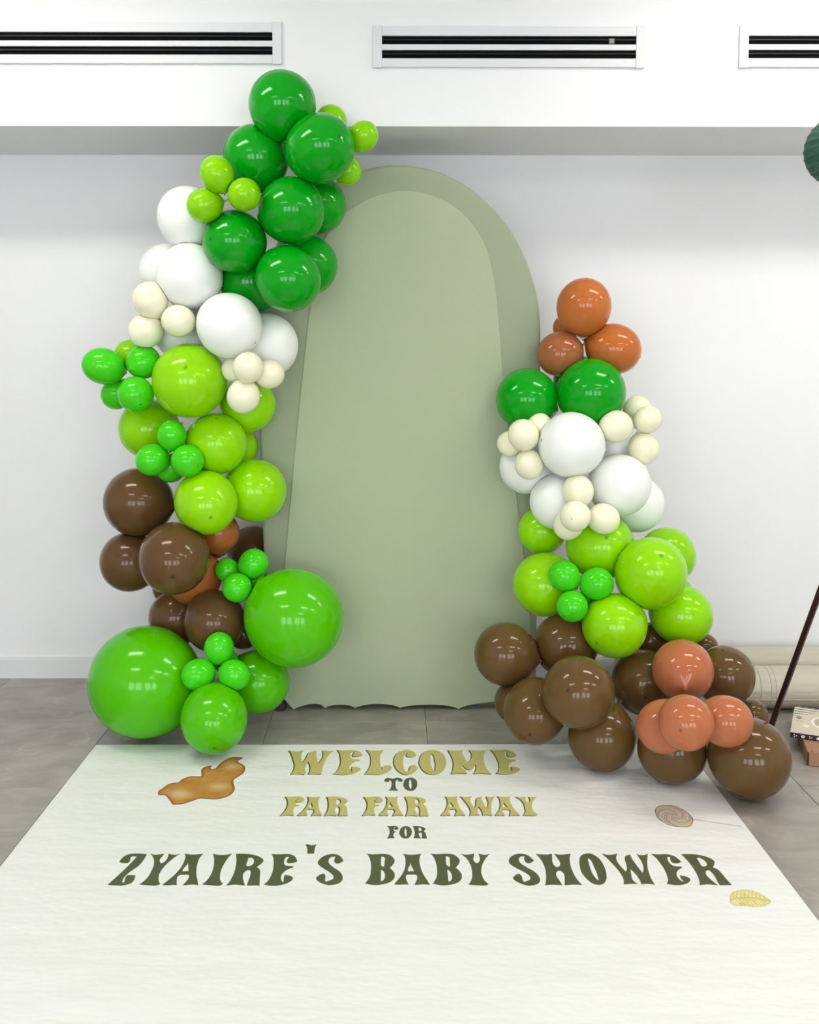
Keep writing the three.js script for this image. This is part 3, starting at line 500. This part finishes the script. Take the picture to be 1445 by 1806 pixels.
    ['bright', -0.629, 0.609, 0.612, 0.0448, 1.070, -0.91, 0.24, -0.33, 'left rear small bright green balloon of the quad, against terracotta'],
    ['bright', -0.532, 0.561, 0.589, 0.0399, 1.070, 0.54, -0.47, -0.70, 'hidden small bright green balloon of the quad at the arch edge'],
    ['vivid', -0.918, 0.211, 0.723, 0.2062, 1.020, -0.95, 0.11, -0.28, 'very large green balloon standing on the floor at the left garland base'],
    ['vivid', -0.372, 0.449, 0.701, 0.1815, 1.030, 0.82, -0.58, -0.05, 'upper very large green balloon in front of the sage panel'],
    ['vivid', -0.635, 0.140, 0.906, 0.1175, 1.094, 0.14, -0.54, 0.83, 'medium green balloon at the garland base touching the mat edge'],
    ['vivid', -0.513, 0.190, 0.653, 0.1178, 1.015, 0.70, -0.71, -0.01, 'medium green balloon below the upper very large one, beside the panel hem'],
    ['bright', -0.633, 0.358, 0.795, 0.0541, 1.120, 0.02, 0.99, 0.15, 'top small bright green balloon of the base trio'],
    ['bright', -0.700, 0.277, 0.841, 0.0561, 1.145, -0.68, -0.11, 0.73, 'left small bright green balloon of the base trio'],
    ['bright', -0.573, 0.275, 0.841, 0.0551, 1.064, 0.90, -0.27, 0.36, 'right small bright green balloon of the base trio'],
    ['bright', -0.622, 0.291, 0.728, 0.0468, 1.070, 0.14, -0.12, -0.98, 'hidden rear small bright green balloon in the middle of the base trio'],
  ]);
  place('balloons of the right garland', [
    ['terra', 0.722, 1.599, 0.526, 0.1032, 1.090, 0.03, 0.94, 0.33, 'topmost terracotta balloon of the right garland'],
    ['terra', 0.839, 1.445, 0.511, 0.0960, 1.120, 0.92, -0.31, 0.25, 'right terracotta balloon of the top cluster against the white wall'],
    ['terraD', 0.637, 1.425, 0.519, 0.0852, 1.050, -0.91, -0.35, 0.20, 'left darker terracotta balloon of the top cluster, beside the arch edge'],
    ['terra', 0.679, 1.527, 0.408, 0.0528, 1.070, -0.42, 0.29, -0.86, 'terracotta sliver of a balloon behind the topmost one'],
    ['dark', 0.510, 1.252, 0.537, 0.1175, 1.015, -0.96, 0.25, -0.12, 'left dark green balloon of the right garland pair, over the panel edge'],
    ['dark', 0.742, 1.277, 0.585, 0.1290, 1.020, 0.32, 0.52, 0.80, 'right dark green balloon of the right garland pair'],
    ['dark', 0.724, 1.329, 0.395, 0.0926, 1.015, 0.09, 0.90, -0.42, 'dark green balloon hidden behind the pair, seen in the gap under the terracotta'],
    ['white', 0.653, 1.091, 0.702, 0.1202, 1.015, -0.95, 0.16, 0.27, 'large white balloon directly below the right dark green pair'],
    ['cream', 0.820, 1.158, 0.674, 0.0594, 1.070, -0.97, 0.03, 0.26, 'left front small cream balloon of the upper right cream cluster'],
    ['cream', 0.945, 1.180, 0.636, 0.0509, 1.070, 0.75, 0.51, 0.42, 'rightmost small cream balloon of the upper right cream cluster'],
    ['cream', 0.933, 1.209, 0.525, 0.0553, 1.070, 0.23, 0.50, -0.83, 'rear top small cream balloon of the upper right cream cluster'],
    ['cream', 0.934, 1.072, 0.626, 0.0577, 1.070, 0.29, -0.95, 0.13, 'lowest small cream balloon of the upper right cream cluster'],
    ['cream', 0.477, 1.126, 0.692, 0.0568, 1.070, -0.38, 0.81, 0.45, 'front small cream balloon of the left cream cluster by the panel'],
    ['cream', 0.439, 1.089, 0.612, 0.0485, 1.070, -0.78, -0.14, -0.61, 'leftmost small cream balloon by the panel, half behind the front one'],
    ['cream', 0.502, 1.017, 0.669, 0.0535, 1.070, 0.14, -0.97, 0.21, 'lowest small cream balloon of the left cream cluster by the panel'],
    ['cream', 0.542, 1.159, 0.635, 0.0446, 1.070, 0.63, 0.75, -0.21, 'rear small cream balloon under the left dark green balloon'],
    ['white', 0.513, 0.994, 0.530, 0.1040, 1.015, -0.96, -0.12, -0.24, 'white balloon at the panel edge, behind the left cream cluster'],
    ['white', 0.618, 0.872, 0.623, 0.1039, 1.015, -0.94, -0.32, 0.10, 'lower left white balloon, above the green cluster of the right garland'],
    ['white', 0.839, 0.937, 0.657, 0.1152, 1.015, 0.98, -0.04, 0.19, 'right front white balloon beside the lower cream cluster'],
    ['white', 0.938, 0.845, 0.511, 0.1087, 1.015, 0.96, -0.07, -0.28, 'rightmost white balloon half hidden behind the right front one'],
    ['white', 0.863, 1.048, 0.478, 0.0869, 1.015, 0.94, -0.03, -0.35, 'mostly hidden white balloon between the upper right cream balloons'],
    ['cream', 0.670, 0.925, 0.747, 0.0574, 1.070, -0.11, 0.95, -0.28, 'top small cream balloon of the lower cream cluster'],
    ['cream', 0.648, 0.847, 0.826, 0.0547, 1.020, -0.41, -0.04, 0.91, 'front small cream balloon of the lower cream cluster'],
    ['cream', 0.760, 0.828, 0.764, 0.0564, 1.070, 0.96, -0.27, -0.07, 'right small cream balloon of the lower cream cluster'],
    ['cream', 0.639, 0.802, 0.741, 0.0542, 1.070, -0.58, -0.70, -0.41, 'rear small cream balloon at the bottom of the lower cream cluster'],
    ['char', 0.576, 0.743, 0.518, 0.0920, 1.015, -0.96, -0.10, -0.26, 'chartreuse balloon below the lower left white one, at the panel edge'],
    ['char', 0.568, 0.566, 0.667, 0.1189, 1.020, -0.87, -0.45, 0.22, 'leftmost chartreuse balloon of the right garland, above the brown base'],
    ['char', 0.773, 0.707, 0.652, 0.1271, 1.020, -0.01, 0.40, 0.92, 'middle chartreuse balloon under the lower cream cluster'],
    ['char', 0.924, 0.634, 0.809, 0.1273, 1.131, 0.05, 0.61, 0.79, 'biggest chartreuse balloon at the front of the right garland'],
    ['char', 1.039, 0.658, 0.593, 0.1085, 1.015, 0.93, 0.28, -0.26, 'chartreuse balloon at the right, behind the biggest one'],
    ['char', 1.054, 0.470, 0.745, 0.1098, 1.072, 0.76, -0.44, 0.48, 'lower right chartreuse balloon, above the terracotta cluster'],
    ['char', 0.793, 0.454, 0.838, 0.1156, 1.020, -0.68, -0.36, 0.65, 'lowest chartreuse balloon at the centre, resting on the brown base'],
    ['char', 1.088, 0.514, 0.582, 0.0578, 1.015, 0.93, -0.14, -0.33, 'sliver of a chartreuse balloon behind the two right ones'],
    ['bright', 0.616, 0.625, 0.804, 0.0552, 1.070, -0.73, 0.68, -0.07, 'upper left small bright green balloon of the right garland trio'],
    ['bright', 0.726, 0.602, 0.829, 0.0579, 1.108, 0.62, 0.40, 0.68, 'right small bright green balloon of the right garland trio'],
    ['bright', 0.636, 0.528, 0.858, 0.0554, 1.020, -0.66, -0.61, 0.44, 'bottom small bright green balloon of the right garland trio'],
    ['bright', 0.718, 0.531, 0.748, 0.0403, 1.070, 0.51, -0.47, -0.72, 'hidden rear small bright green balloon in the right garland trio'],
    ['brownR', 0.410, 0.334, 0.787, 0.1150, 1.015, -0.96, 0.14, -0.24, 'leftmost brown balloon of the right base, in front of the sage panel'],
    ['brownR', 0.636, 0.355, 0.740, 0.1174, 1.015, -0.82, -0.37, -0.43, 'upper brown balloon of the right base, below the bright green trio'],
    ['brownR', 0.619, 0.293, 1.093, 0.1199, 1.020, -0.43, 0.33, 0.84, 'front brown balloon at the centre left of the right base'],
    ['brownR', 0.493, 0.184, 0.959, 0.1090, 1.150, -0.26, -0.38, 0.89, 'low brown balloon hovering at the left over the mat edge'],
    ['brownR', 0.451, 0.158, 0.790, 0.0816, 1.015, -0.75, -0.63, -0.20, 'brown balloon half hidden at the left by the panel hem'],
    ['brownR', 0.713, 0.118, 1.033, 0.1150, 1.015, -0.45, -0.89, 0.08, 'brown balloon resting on the mat below the front brown one'],
    ['brownR', 0.911, 0.237, 0.806, 0.1197, 1.020, -0.20, -0.14, 0.97, 'shaded brown balloon left of the upper terracotta one in the base'],
    ['brownR', 0.968, 0.353, 0.672, 0.0671, 1.015, 0.54, -0.77, -0.34, 'dark brown balloon in the gap between two chartreuse balloons'],
    ['terraB', 1.005, 0.325, 0.960, 0.1051, 1.070, 0.20, 0.18, -0.96, 'top terracotta balloon of the base cluster'],
    ['terraB', 0.901, 0.285, 1.359, 0.0854, 1.020, -0.45, 0.05, 0.89, 'front terracotta balloon of the base cluster'],
    ['terraB', 1.039, 0.270, 1.306, 0.0802, 1.070, 0.92, -0.07, 0.39, 'right terracotta balloon of the base cluster'],
    ['terraB', 0.869, 0.229, 1.237, 0.0847, 1.070, -0.85, -0.49, 0.21, 'left terracotta balloon of the base cluster, half behind the front one'],
    ['brownR', 1.186, 0.271, 0.853, 0.1071, 1.020, -0.17, 0.95, 0.26, 'brown balloon at the right behind the terracotta cluster, by the beige tubes'],
    ['brownR', 1.159, 0.327, 0.686, 0.0565, 1.015, 0.85, -0.48, -0.24, 'small brown balloon peeking out under the lower right chartreuse balloon'],
    ['brownR', 1.136, 0.131, 1.255, 0.1277, 1.015, 0.88, -0.47, 0.09, 'biggest brown balloon on the floor at the far right of the base'],
    ['brownR', 0.922, 0.116, 1.141, 0.1133, 1.015, 0.30, -0.95, 0.14, 'brown balloon resting on the mat below the terracotta cluster'],
    ['brownR', 1.290, 0.124, 0.848, 0.0584, 1.015, 0.86, -0.48, -0.16, 'olive brown balloon half hidden behind the biggest brown one, by the dark pole'],
  ]);
  press();
}

renderer.render(scene, camera);
